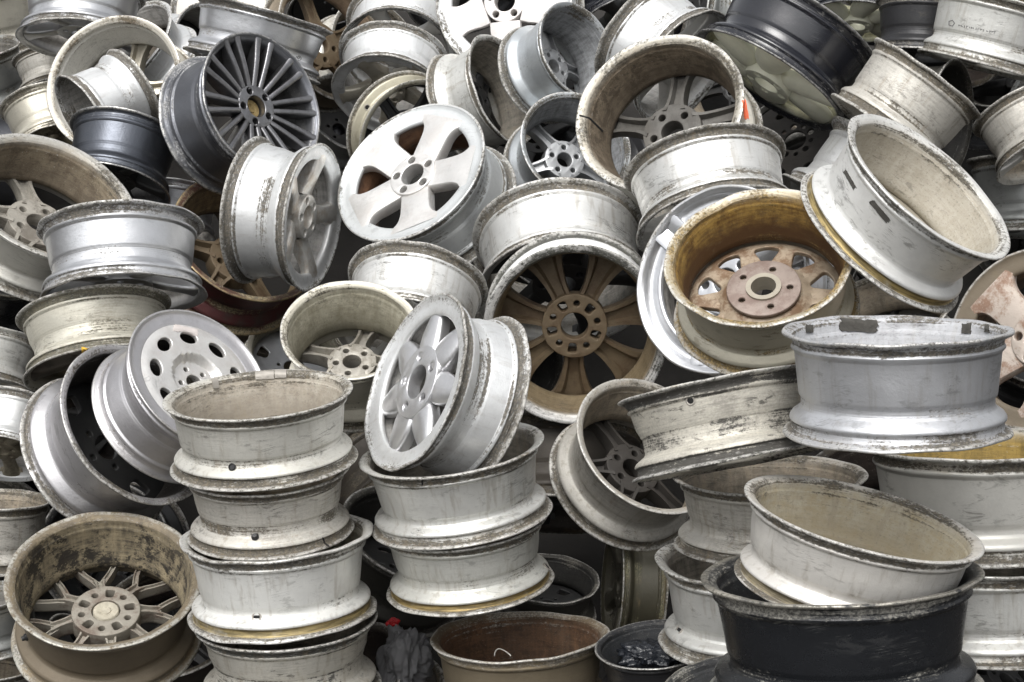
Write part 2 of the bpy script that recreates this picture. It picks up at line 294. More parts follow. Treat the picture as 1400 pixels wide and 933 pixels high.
def bar(bm, path, widths, thick, crown=.03, n=9, groove=0.0, pocket=.4):
    """A spoke lofted along path [(x,y,z front)]; thick in z; crown rounds the front."""
    m = len(path); rings = []
    for i, (x, y, z) in enumerate(path):
        a = path[max(0, i - 1)]; b = path[min(m - 1, i + 1)]
        t = Vector((b[0] - a[0], b[1] - a[1])); t.normalize(); px, py = -t.y, t.x
        h = widths[i] / 2; th = thick[i] if isinstance(thick, (list, tuple)) else thick
        pts = []
        for s in (-1, -.93, -.75, -.4, 0, .4, .75, .93, 1):
            zz = z + crown * abs(s) ** 2.6 + groove * max(0, 1 - abs(s) / .55)
            if abs(s) == 1: zz += .02 + crown * .3
            pts.append((s * h, zz))
        for s, k in ((.94, 1), (.6, 1), (.4, 1 - pocket), (0, 1 - pocket), (-.4, 1 - pocket), (-.6, 1), (-.94, 1)):
            pts.append((s * h, z + th * k))
        rings.append([bm.verts.new((x + px * u, y + py * u, zz)) for u, zz in pts])
    k = len(rings[0])
    for i in range(m - 1):
        for j in range(k):
            bm.faces.new((rings[i][j], rings[i][(j + 1) % k], rings[i + 1][(j + 1) % k], rings[i + 1][j]))
    bm.faces.new(rings[0]); bm.faces.new(list(reversed(rings[-1])))
def clamp_ends(bm, lim=.908):
    for v in bm.verts:
        h = math.hypot(v.co.x, v.co.y); m = lim if v.co.z > .045 else .955
        if v.co.z > .19: m = .84
        if h > m: v.co.x *= m / h; v.co.y *= m / h
def smooth(pts, n):
    """Catmull-Rom through rows."""
    out = []; m = len(pts)
    for i in range(n):
        t = i / (n - 1) * (m - 1); k = min(int(t), m - 2); f = t - k
        p0, p1, p2, p3 = pts[max(k - 1, 0)], pts[k], pts[k + 1], pts[min(k + 2, m - 1)]
        out.append(tuple(.5 * (2 * b + (c - a) * f + (2 * a - 5 * b + 4 * c - d) * f * f + (3 * b - a - 3 * c + d) * f ** 3) for a, b, c, d in zip(p0, p1, p2, p3)))
    return out
def radial_spoke(name, rows, crown=.03, groove=0.0, pocket=.4, twist=0.0):
    """rows: r, width, z front, thickness"""
    R = smooth(rows, 20); bm = bmesh.new()
    bar(bm, [(r * math.cos(twist * (r - .3)), r * math.sin(twist * (r - .3)), z) for r, w, z, t in R], [w for r, w, z, t in R], [t for r, w, z, t in R], crown, groove=groove, pocket=pocket)
    clamp_ends(bm)
    me = bpy.data.meshes.new(name); bm.to_mesh(me); bm.free(); return finish(me, 50)
def twin_spoke(name, rows, gap0, gap1, crown=.02):
    R = smooth(rows, 16); bm = bmesh.new()
    for s in (-1, 1):
        bar(bm, [(r, s * (gap0 + (gap1 - gap0) * (r - R[0][0]) / (R[-1][0] - R[0][0])), z) for r, w, z, t in R], [w for r, w, z, t in R], [t for r, w, z, t in R], crown, pocket=.1)
    clamp_ends(bm)
    me = bpy.data.meshes.new(name); bm.to_mesh(me); bm.free(); return finish(me, 50)
def fork_spoke(name, spread=.23):
    bm = bmesh.new()
    stem = smooth([(.30, .15, .16, .25), (.42, .10, .14, .22), (.52, .11, .12, .2), (.58, .13, .115, .18)], 10)
    bar(bm, [(r, 0, z) for r, w, z, t in stem], [w for r, w, z, t in stem], [t for r, w, z, t in stem], .02, pocket=.2)
    for s in (-1, 1):
        p = smooth([(.50, s * .015, .122), (.58, s * .06, .118), (.70, s * .135, .10), (.82, s * .19, .08), (.92, s * spread, .07)], 12)
        bar(bm, p, [.075, .07, .068, .066, .064, .062, .062, .062, .064, .07, .08, .10], .16, .02, pocket=.2)
    clamp_ends(bm)
    me = bpy.data.meshes.new(name); bm.to_mesh(me); bm.free(); return finish(me, 50)

# flat plates with real holes, made from filled 2D outlines, then dished
def circle(r, n=64, cx=0, cy=0): return [(cx + r * math.cos(2 * math.pi * k / n), cy + r * math.sin(2 * math.pi * k / n)) for k in range(n)]
def ellipse(cx, cy, ax, ay, rot, n=24):
    c, s = math.cos(rot), math.sin(rot)
    return [(cx + c * ax * math.cos(t) - s * ay * math.sin(t), cy + s * ax * math.cos(t) + c * ay * math.sin(t)) for t in (2 * math.pi * k / n for k in range(n))]
def rounded(poly, rr, n=5):
    out = []; m = len(poly)
    for i in range(m):
        p = Vector(poly[i]); a = Vector(poly[i - 1]); b = Vector(poly[(i + 1) % m])
        r = rr[i] if isinstance(rr, (list, tuple)) else rr
        da, db = (a - p), (b - p); ra = min(r, da.length * .48); rb = min(r, db.length * .48)
        A = p + da.normalized() * ra; B = p + db.normalized() * rb
        for k in range(n + 1):
            t = k / n; q = A * (1 - t) ** 2 + p * 2 * t * (1 - t) + B * t * t; out.append((q.x, q.y))
    return out
def polar_poly(pts, rot): return [(r * math.cos(rot + a), r * math.sin(rot + a)) for r, a in pts]
def plate(name, outlines, thick, bevel=.012, dish=None, cell=.09, z0=0.0):
    cu = bpy.data.curves.new('tmp', 'CURVE'); cu.dimensions = '2D'; cu.fill_mode = 'BOTH'; cu.extrude = max(.001, thick / 2 - bevel); cu.bevel_depth = bevel; cu.bevel_resolution = 2; cu.offset = -bevel
    tw = .0137; ct, stw = math.cos(tw), math.sin(tw)
    for o in outlines:
        o = [(ct * p[0] - stw * p[1], stw * p[0] + ct * p[1]) for p in o]
        sp = cu.splines.new('POLY'); sp.points.add(len(o) - 1); sp.use_cyclic_u = True
        for p, q in zip(sp.points, o): p.co = (q[0], q[1], 0, 1)
    ob = bpy.data.objects.new('tmp', cu); COL.objects.link(ob)
    dg = bpy.context.evaluated_depsgraph_get(); me = bpy.data.meshes.new_from_object(ob.evaluated_get(dg))
    bpy.data.objects.remove(ob); bpy.data.curves.remove(cu)
    bm = bmesh.new(); bm.from_mesh(me)
    bmesh.ops.remove_doubles(bm, verts=bm.verts, dist=1e-5)
    if dish:
        k = int(1 / cell)
        for ax in ((1, 0, 0), (0, 1, 0)):
            for i in range(-k, k + 1):
                bmesh.ops.bisect_plane(bm, geom=bm.verts[:] + bm.edges[:] + bm.faces[:], plane_co=tuple(c * (i * cell + .0031) for c in ax), plane_no=ax)
        for v in bm.verts:
            v.co.z += dish(math.hypot(v.co.x, v.co.y), math.atan2(v.co.y, v.co.x))
    for v in bm.verts: v.co.z += z0
    bm.to_mesh(me); bm.free(); me.name = name
    me.materials.clear()
    return finish(me, 35)
def hub_plate(nb, r, bore, bc, br, thick, z0, extra=False):
    o = [circle(r, 72), circle(bore, 40)]
    for k in range(nb):
        t = 2 * math.pi * k / nb
        o.append(circle(br, 16, bc * math.cos(t), bc * math.sin(t)))
        if extra:
            t += math.pi / nb
            o.append(rounded(polar_poly([(bc - .055, -.2), (bc + .055, -.17), (bc + .055, .17), (bc - .055, .2)], t), .03, 3))
    return plate('hub', o, thick, .012, None, z0=z0)
def ring_lathe(rows, name, n=48):
    bm = bmesh.new(); rings = []
    for z, r in rows: rings.append([bm.verts.new((r * math.cos(2 * math.pi * k / n), r * math.sin(2 * math.pi * k / n), z)) for k in range(n)])
    for j in range(len(rings)):
        A, B = rings[j], rings[(j + 1) % len(rings)]
        for k in range(n): bm.faces.new((A[k], A[(k + 1) % n], B[(k + 1) % n], B[k]))
    me = bpy.data.meshes.new(name); bm.to_mesh(me); bm.free(); return finish(me, 45)
TAU = 2 * math.pi
HUB5 = hub_plate(5, .36, .135, .235, .045, .26, .28)
HUBX = hub_plate(5, .36, .15, .255, .036, .26, .30, True)
HUBSTAR = hub_plate(5, .41, .19, .295, .055, .2, .055 + .1)
PAD = hub_plate(5, .40, .175, .28, .036, .05, .385)
HUB5S = hub_plate(5, .30, .15, .225, .05, .24, .22)
COLLAR = ring_lathe([(.44, .19), (.44, .135), (.20, .135), (.20, .19)], 'bore_collar')
CAP = ring_lathe([(.0, .0001), (.0, .05), (.012, .055), (.004, .065), (.004, .125), (.02, .138), (.06, .138), (.06, .0001)], 'centre_cap')
S_FIVE = radial_spoke('spoke', [(.28, .30, .17, .26), (.40, .22, .15, .24), (.56, .20, .12, .22), (.74, .23, .09, .19), (.86, .33, .07, .17), (.93, .52, .065, .15)], .03)
S_FIVE2 = radial_spoke('spoke', [(.28, .34, .17, .24), (.38, .30, .15, .22), (.54, .25, .10, .2), (.70, .27, .06, .16), (.80, .36, .045, .14), (.88, .56, .040, .12)], .035)
S_FIVE3 = radial_spoke('spoke', [(.24, .38, .10, .2), (.36, .39, .085, .2), (.50, .40, .065, .2), (.61, .43, .05, .18), (.70, .53, .043, .16), (.77, .76, .040, .14), (.83, 1.02, .038, .12)], .018)
S_FAT6 = radial_spoke('spoke', [(.22, .24, .02, .2), (.36, .36, -.01, .2), (.52, .44, .0, .2), (.68, .47, .02, .18), (.82, .44, .04, .16), (.92, .36, .07, .12)], .09, twist=.5)
S_STAR = radial_spoke('spoke', [(.28, .27, .05, .2), (.40, .36, .04, .2), (.52, .37, .04, .2), (.66, .31, .055, .2), (.80, .23, .08, .16), (.91, .17, .10, .1)], .055)
S_TWIN = twin_spoke('spoke', [(.25, .075, .15, .2), (.45, .078, .10, .2), (.65, .082, .06, .2), (.82, .088, .038, .14), (.95, .105, .012, .03)], .050, .112)
S_FORK = fork_spoke('spoke')
S_SLAB = radial_spoke('spoke', [(.28, .13, .20, .2), (.45, .15, .14, .2), (.65, .19, .07, .18), (.80, .23, .035, .16), (.90, .25, .028, .14), (.945, .26, .028, .12)], .004, groove=.05)
S_BLOCK = radial_spoke('spoke', [(.28, .36, .20, .2), (.45, .36, .14, .2), (.65, .36, .07, .18), (.80, .36, .035, .16), (.88, .36, .028, .14), (.93, .36, .028, .12)], .004, groove=.07)
S_SEVEN = radial_spoke('spoke', [(.28, .22, .14, .22), (.42, .22, .12, .22), (.56, .27, .10, .2), (.70, .36, .08, .18), (.80, .48, .07, .16), (.89, .72, .06, .14)], .02)
S_KID = radial_spoke('spoke', [(.30, .46, .05, .14), (.42, .46, .06, .14), (.54, .42, .07, .14), (.66, .42, .06, .14), (.76, .52, .05, .12), (.84, .78, .04, .1)], .02)
dish_out = lambda r, t: .10 * (1 - min(1, r / .85) ** 2) * -1 + .02
OVAL = plate('face_disc', [circle(.90, 96)] + [ellipse(.60 * math.cos(TAU * k / 9), .60 * math.sin(TAU * k / 9), .085, .125, TAU * k / 9) for k in range(9)] + [circle(.115, 32)]
             + [circle(.034, 12, .205 * math.cos(TAU * k / 5 + .3), .20 * math.sin(TAU * k / 5 + .3)) for k in range(5)], .07, .012,
             lambda r, t: (.09 if r < .30 else .09 - .11 * min(1, (r - .30) / .07)) + .02 + (.05 * max(0, (r - .72) / .18)), .042, .07)
TRAP = plate('face_disc', [circle(.86, 96)] + [rounded(polar_poly([(.51, -.065), (.735, -.21), (.775, 0), (.735, .21), (.51, .065)], TAU * k / 10), [.03, .06, .05, .06, .03]) for k in range(10)] + [circle(.16, 40)]
             + [circle(.036, 14, .27 * math.cos(TAU * k / 5 + .3), .27 * math.sin(TAU * k / 5 + .3)) for k in range(5)], .08, .015,
             lambda r, t: .12 + (.10 if r < .40 else .10 - .10 * min(1, (r - .40) / .10)) - .05 * max(0, (r - .75) / .1), .06, .06)
SOLID = plate('face_disc', [circle(.86, 96)] + [rounded(polar_poly([(.50, -.16), (.72, -.20), (.72, .20), (.50, .16)], TAU * k / 6), .06) for k in range(6)] + [circle(.15, 40)]
             + [circle(.036, 14, .25 * math.cos(TAU * k / 5 + .3), .25 * math.sin(TAU * k / 5 + .3)) for k in range(5)], .09, .015, lambda r, t: .15 - .06 * r, .1, .06)
HOLES = plate('face_disc', [circle(.87, 96)] + [ellipse(.62 * math.cos(TAU * k / 8), .62 * math.sin(TAU * k / 8), .06, .10, TAU * k / 8) for k in range(8)] + [circle(.19, 40)]
             + [circle(.04, 14, .285 * math.cos(TAU * k / 5), .285 * math.sin(TAU * k / 5)) for k in range(5)]
             + [circle(.055, 14, .285 * math.cos(TAU * (k + .5) / 5), .285 * math.sin(TAU * (k + .5) / 5)) for k in range(5)], .08, .015, lambda r, t: .06 - .03 * r, .1, .06)
# style: (number of spokes, spoke mesh, hub mesh) or a face disc
STYLE = dict(five=(5, S_FIVE, HUB5, 0), five2=(5, S_FIVE2, HUB5S, 0), five3=(5, S_FIVE3, HUB5S, -.028), rust5=(5, S_FIVE2, HUB5S, 0), fat6=(6, S_FAT6, HUB5S, -.16), star7=(7, S_STAR, HUBSTAR, -.02),
             twin10=(10, S_TWIN, HUB5S, .04), mesh8=(8, S_FORK, HUBX, 0), slab10=(10, S_SLAB, HUB5, 0), slab3=(3, S_BLOCK, HUB5, 0), seven=(7, S_SEVEN, HUBX, 0), kidney5=(5, S_KID, HUB5S, -.02),
             oval9=(0, OVAL, None, 0), trap10=(0, TRAP, None, 0), solid=(0, SOLID, None, 0), holes5=(0, HOLES, None, 0))
# key, cx,cy,a,b,dir, end, facing, width, barrel, face, spin, look, facelook, label
WHEELS = [
('R26',1050,112,117,32,303,'O','F',.80,'a','fat6',12,'black','cream',"glossy black wheel with a cream face tilted downwards near the top right"),
('R30',1372,4,94,8,104,'I','B',.98,'b','five',0,'pale','pale',"dull silver wheel in the top right corner with a faint stamped emblem on its barrel"),
('R29',1264,4,66,14,93,'I','B',1.15,'a','five',0,'blackd','dark',"black wheel with a brownish side, just left of the dull silver top-right corner wheel"),
('R28',1172,34,74,30,275,'O','F',.8,'a','fat6',30,'black','cream',"small black wheel with a cream face, behind the large glossy black one"),
('R31',1268,108,88,14,127,'I','B',1.12,'b','five',0,'dirty','pale',"dirty grey-beige wheel lying at a slant directly below the black wheels at the top right"),
('R34',1216,229,100,24,131,'I','B',1.1,'a','five',0,'white','pale',"clean white barrel wedged beneath the big slanted silver wheel with the tan inside"),
('R33',1272,252,138,46,131,'I','F',.80,'c','solid',0,'gold','tan',"big slanted silver wheel with a tan inside and a golden stained outer groove"),
('R32',1397,148,72,26,62,'I','B',1.1,'a','five',0,'dirty','pale',"grimy silver wheel cut by the right edge, resting on the plain grey wheel"),
('R3B',1404,217,80,9,88,'I','B',1.3,'b','five',0,'grey','grey',"plain matte grey wheel cut by the right edge, above the rust-stained five-spoke face"),
('R68',1415,462,128,114,25,'O','F',.8,'e','five3',38,'brown','rustface',"rust-streaked pinkish five-spoke wheel face cut by the right edge"),
('R67',1227,450,155,20,90,'I','F',.93,'b','five',0,'silverbig','grey',"large clean silver wheel lying level with dark tape pieces inside its upper lip"),
('R66',975,527,134,11,79,'I','B',.83,'d','five',0,'scuffed','pale',"scratched black-and-cream barrel tilted left, lying under the large level silver wheel"),
('R65',890,608,110,80,128,'I','F',.92,'a','five',40,'dirty','darkface',"dirty leaning wheel half covered by the scratched black-and-cream barrel"),
('R72',1052,648,133,28,90,'I','F',.74,'a','five',0,'dirty','brown',"upper wheel of the short stack behind the tilted cream-lined wheel"),
('R73',1031,762,131,37,90,'I','F',.92,'c','five',0,'pale','pale',"lower wheel of the short stack, with a white shoulder and a round valve hole"),
('R74',1181,706,166,42,105.5,'I','F',.70,'t','solid',0,'palet','tan',"pale wheel with a cream-lined inside, sitting tilted in the big black wheel"),
('R75',1149,783,187,41,89,'I','F',.86,'c','solid',0,'black2','dark',"big black wheel at the bottom right holding a tilted pale wheel"),
('R69',1335,606,150,22,90,'I','F',.96,'c','solid',0,'goldin','tan',"wide pale wheel with a yellow-brown inside, directly under the large clean silver wheel"),
('R70',1345,766,143,23,90,'I','F',.86,'b','solid',0,'pale','tan',"pale wheel at the right edge beneath the wide one with the yellow-brown inside"),
('R64',1000,938,97,42,85,'I','F',.8,'a','solid',0,'black2','dark',"black wheel rim peeking out at the bottom edge left of the big black wheel"),
('R63',895,880,83,33,85,'I','F',.8,'a','solid',0,'blackd','dark',"small black wheel with torn plastic inside, low in the gap beside the white-shouldered stack"),
('R62',836,800,86,15,3,'O','F',.72,'a','five',0,'olive','olive',"olive-stained wheel standing on edge in the dark gap low in the middle"),
('R61',752,790,68,34,95,'I','F',.8,'a','solid',0,'dark','dark',"dark wheel opening just right of the lower middle stack"),
('M3',710,868,122,34,87,'I','F',.8,'b','solid',0,'rustin','rustd',"rusty brown wheel at the bottom centre with a white zip tie inside"),
('M2',633,714,116,35,83,'I','F',.80,'a','five',0,'goldb','pale',"lower wheel of the middle stack with a golden outer groove"),
('M1',617,613,126,34,81,'I','F',.81,'c','five',0,'pale','brown',"top wheel of the middle stack carrying the seven-pointed star wheel"),
('R43',566,521,127,57,19.4,'O','F',.84,'e','star7',10,'white','star',"bright silver seven-pointed star-spoke wheel leaning on the middle stack"),
('S1',353,538,129,33,84.5,'I','F',.77,'b','solid',0,'dirtyt','tan',"top wheel of the tall left stack with an open beige inside"),
('S2',364,642,115,33,85,'I','F',.79,'a','solid',0,'dirty','tan',"second wheel from the top of the tall left stack, with a black valve stem"),
('S3',378,730,129,34,85,'I','F',.88,'c','solid',0,'goldw','tan',"third wheel from the top of the tall left stack, pale with a golden lower groove"),
('S4',391,847,125,40,85,'I','F',.8,'d','solid',0,'scuffp','tan',"bottom wheel of the tall left stack with black scuffs under its lip"),
('R57',142,790,131,93,85,'I','F',.86,'c','mesh8',5,'mudded','meshback',"mud-caked wheel with branching spokes seen from behind at the bottom left"),
('R45',190,578,122,87,142,'I','F',.86,'a','solid',0,'silverd','dark',"dark open wheel that holds the oval-holed wheel"),
('R44',274,516,110,77,135,'O','F',.95,'e','oval9',0,'lilac','whiteface',"white wheel with a ring of oval holes leaning in a dark open wheel"),
('R47',140,508,106,32,262,'O','F',.83,'d','five',30,'mossy','brown',"grimy beige wheel with a yellow tag, directly under the shiny silver wheel on the left"),
('R46',168,408,114,31,268,'O','F',.90,'a','five',10,'silver','silverface',"shiny silver wheel standing on a grimy beige one at the left"),
('R53',0,628,70,30,281,'O','F',1.1,'a','five',0,'white','dirtface',"pale wheel with a dark spoked underside, at the left edge beside the dark open wheel"),
('R52',-14,466,72,22,100,'I','B',1.0,'a','five',0,'pale','pale',"pale barrel at the left edge beside the grimy beige wheel with the yellow tag"),
('R54',-10,682,80,14,90,'I','F',1.15,'b','five',0,'dirty','brown',"dull wheel lying level at the left edge above the mud-caked wheel"),
('R55',-34,815,78,18,82,'I','F',.95,'b','five',0,'grey','grey',"grey-green wheel at the left edge beside the mud-caked wheel"),
('R56',-40,912,86,20,88,'I','F',.8,'b','five',0,'dirty','brown',"tan-rimmed wheel in the bottom left corner"),
('R09',70,268,122,76,116,'I','F',.72,'c','five',10,'mudded2','mudface',"large brown-lined wheel with dusty spokes at the left edge"),
('R10',-18,350,98,48,108,'I','F',.9,'a','solid',0,'black2','dark',"black wheel beneath the large brown-lined wheel at the left edge"),
('R08',28,222,68,14,182,'I','B',1.2,'a','five',0,'graphite','dark',"small dark blue-grey wheel at the left edge above the large brown-lined wheel"),
('R11',155,260,78,32,284,'O','F',1.12,'a','five',0,'blueblack','dark',"blue-black wheel left of the graphite multi-spoke wheel"),
('R12',360,141,102,73,153,'O','F',1.0,'a','twin10',4,'graphite','graphface',"graphite grey wheel with ten twin spokes in the upper left"),
('R04',75,197,58,24,252,'O','F',1.15,'a','five',0,'cream','dirtface',"cream barrel with a dark spoked end, near the left edge under the wide beige-lipped wheel"),
('R03',112,162,64,22,332,'I','F',1.35,'a','five',0,'white','pale',"narrow bright white barrel lying inside the wide beige-lipped wheel"),
('R02',155,113,98,84,42,'I','F',.88,'b','five',0,'beigelip','beigeface',"wide beige-lipped open wheel with spokes at its far end, upper left"),
('R01',108,58,84,29,278,'O','F',.9,'a','five',15,'silver','silverface',"silver wheel at the top left edge with its spoked end facing down"),
('R05',66,78,50,18,80,'I','B',1.0,'d','five',0,'dirty','pale',"ridged grey barrel under the silver wheel at the top left edge"),
('R06',-42,66,70,16,80,'I','F',1.2,'b','five',0,'grey','grey',"dull grey barrel at the left edge under the cream one in the top left corner"),
('R07',-22,-30,72,16,85,'I','F',1.3,'b','five',0,'cream','pale',"cream barrel with a brown stain in the top left corner"),
('R79',172,62,80,36,45,'I','F',.7,'a','solid',0,'white','brown',"white-lipped wheel with a brown inside at the top edge, right of the downward-facing silver one"),
('R80',301,12,71,66,40,'O','F',.7,'a','oval9',0,'white','redface',"pale round wheel face with red marks, behind the big tilted silver barrel"),
('R81',290,70,68,50,165,'I','F',1.2,'a','solid',0,'white','dark',"white barrel with a dark opening tucked behind the big tilted silver barrel"),
('R13',362,20,97,8,105,'I','B',.76,'a','five',0,'silver','silverface',"big tilted silver barrel at the top edge with a small round stamp"),
('R14',456,52,92,66,150,'I','F',.5,'a','five',50,'brown','brownback',"brown rusty five-spoke wheel back between the big tilted silver barrel and the stacked pale wheels"),
('R15',543,76,80,63,283,'O','F',.85,'a','five',20,'white','pale',"pale wheel facing downwards at the top edge, above the beige five-spoke one"),
('R16',530,131,78,53,282,'O','F',.85,'e','five2',12,'white','beigeface',"beige five-spoke wheel tilted downwards above the yellowish empty ring"),
('R17',567,190,84,70,215,'I','F',.5,'a','five',0,'yellowlip','dark',"yellowish-lipped wheel with a black inside above the white five-spoke face"),
('R82',478,152,64,48,120,'I','F',.9,'a','solid',0,'grey','dark',"grey-lipped dark wheel just right of the graphite multi-spoke wheel"),
('R83',455,190,60,22,60,'I','B',.9,'a','five',0,'graphite','dark',"dark grey barrel under the grey-lipped dark wheel"),
('R18',688,0,97,91,40,'O','F',.8,'e','kidney5',28,'white','whiteface2',"white five-window wheel face with a pinkish hub at the top edge"),
('R19',690,122,80,39,156,'I','F',.95,'a','five',0,'pale','dark',"pale wheel with a tall dark opening, right of the yellowish-lipped wheel"),
('R21',793,70,73,46,150,'I','F',1.22,'d','five',30,'greyblue','greyface',"grey-blue wheel leaning right of the white five-window face with a rusty golden hub"),
('R22',937,94,90,46,214,'O','F',.95,'a','five',0,'white','pale',"white barrel with a black edge at the top edge, right of the leaning grey-blue wheel"),
('R84',842,-18,82,46,70,'I','B',.9,'a','five',0,'black','dark',"black wheel at the top edge behind the leaning grey-blue wheel"),
('R23',788,198,80,68,128,'I','F',1.05,'a','five',55,'greyblue','greyface',"grey-blue open wheel with a spoked hub, left of the cracked brown-lined wheel"),
('R24',900,152,119,98,55,'I','F',.85,'c','five',20,'stained','mudgrey',"cracked brown-lined open wheel with an orange paint mark near the top centre"),
('R27',1085,190,85,62,60,'O','F',.6,'a','holes5',0,'dark','darkface',"dark steel wheel showing its hub holes under the glossy black wheel"),
('R35',963,225,112,51,77,'I','B',.86,'b','five',0,'palestreak','pale',"streaked white barrel directly above the golden-brown wheel"),
('R36',985,382,132,115,20,'O','F',.7,'f','slab3',-10,'silver','silverface',"clean silver spoked face partly hidden behind the golden-brown wheel"),
('R37',1038,349,130,94,82,'I','F',.86,'b','trap10',10,'goldrim','backbeige',"golden-brown stained open wheel with a round pinkish hub plate"),
('R38',786,459,127,123,268,'I','F',.72,'b','seven',10,'bigwhite','brownback',"large central wheel seen from behind, dark brown rusted hub inside a pale lip"),
('R39',772,402,121,76,264,'O','F',.88,'b','five',0,'palestreak','dark',"wide pale barrel with a dirty dark flange, right above the dark brown rusted hub"),
('R77',768,590,118,30,92,'I','B',1.0,'a','five',0,'darkrust','dark',"black rusted barrel beneath the big wheel with the dark brown hub"),
('R40',572,387,98,54,102,'I','B',.95,'a','five',0,'palestreak','pale',"pale streaked barrel directly under the white five-spoke wheel with rusty windows"),
('R42',478,450,95,68,86,'I','F',1.15,'a','five',36,'cream','beigeback',"cream-lined open wheel with a spoked hub left of the star-spoke wheel"),
('R41',430,298,102,39,187,'O','F',.92,'e','five2',12,'white','paleface',"white wheel standing sideways with a rusty five-spoke face"),
('R20',560,234,115,76,50,'O','F',.86,'e','five3',8,'whiterust','whiteface',"white five-spoke wheel face with rusty windows in the upper centre"),
('R48',340,324,106,80,120,'I','F',.82,'a','five',10,'redrim','brownback',"dark red wheel with a rusty inside behind the sideways white wheel"),
('R49',334,466,76,38,90,'I','F',.8,'a','solid',0,'tanlip','brown',"tan-lipped dark wheel behind the oval-holed wheel"),
('R50',408,486,72,58,120,'I','F',.6,'a','solid',0,'cream','silverface',"cream lip of a wheel half hidden behind the cream-lined open wheel"),
('R51',236,270,64,26,95,'I','B',1.0,'a','five',0,'silver','pale',"small silver barrel behind the shiny silver wheel on the left"),
('R89',1215,395,70,50,200,'I','F',.6,'a','five',0,'dark','darkface',"dark wheel in the gap under the big slanted silver wheel"),
]
DEPTH = {'R26': 5.0764, 'R30': 5.2762, 'R29': 5.6052, 'R28': 5.8769, 'R31': 4.8194, 'R34': 4.9814, 'R33': 3.969, 'R32': 5.1872, 'R3B': 5.4359, 'R68': 4.4691, 'R67': 3.3678, 'R66': 3.6249, 'R65': 4.3089, 'R72': 3.7809, 'R73': 3.801, 'R74': 3.3474, 'R75': 3.3744, 'R69': 4.0489, 'R70': 4.0689, 'R64': 3.5243, 'R63': 3.8822, 'R62': 4.463, 'R61': 4.3363, 'M3': 4.0233, 'M2': 3.9929, 'M1': 3.9586, 'R43': 3.8993, 'S1': 3.9017, 'S2': 3.9374, 'S3': 3.9691, 'S4': 3.9991, 'R57': 4.0762, 'R45': 4.3137, 'R44': 4.2361, 'R47': 4.5582, 'R46': 4.5559, 'R53': 4.6845, 'R52': 4.8552, 'R54': 4.5021, 'R55': 4.2626, 'R56': 4.1641, 'R09': 4.8465, 'R10': 5.0274, 'R08': 6.1622, 'R11': 5.188, 'R12': 5.1531, 'R04': 5.9164, 'R03': 5.4078, 'R02': 5.6127, 'R01': 5.895, 'R05': 6.1709, 'R06': 6.2349, 'R07': 6.5042, 'R79': 6.2569, 'R80': 6.8393, 'R81': 6.5596, 'R13': 5.498, 'R14': 5.8682, 'R15': 5.7501, 'R16': 5.5383, 'R17': 5.3995, 'R82': 5.9757, 'R83': 6.2507, 'R18': 5.5614, 'R19': 5.3601, 'R21': 5.2905, 'R22': 5.1756, 'R84': 5.8547, 'R23': 5.152, 'R24': 4.7986, 'R27': 5.2972, 'R35': 4.6298, 'R36': 4.306, 'R37': 3.9695, 'R38': 4.4883, 'R39': 4.7706, 'R77': 4.7925, 'R40': 4.4917, 'R42': 4.1674, 'R41': 4.9353, 'R20': 4.9551, 'R48': 5.2295, 'R49': 5.5006, 'R50': 5.3193, 'R51': 5.5411, 'R89': 5.2026}
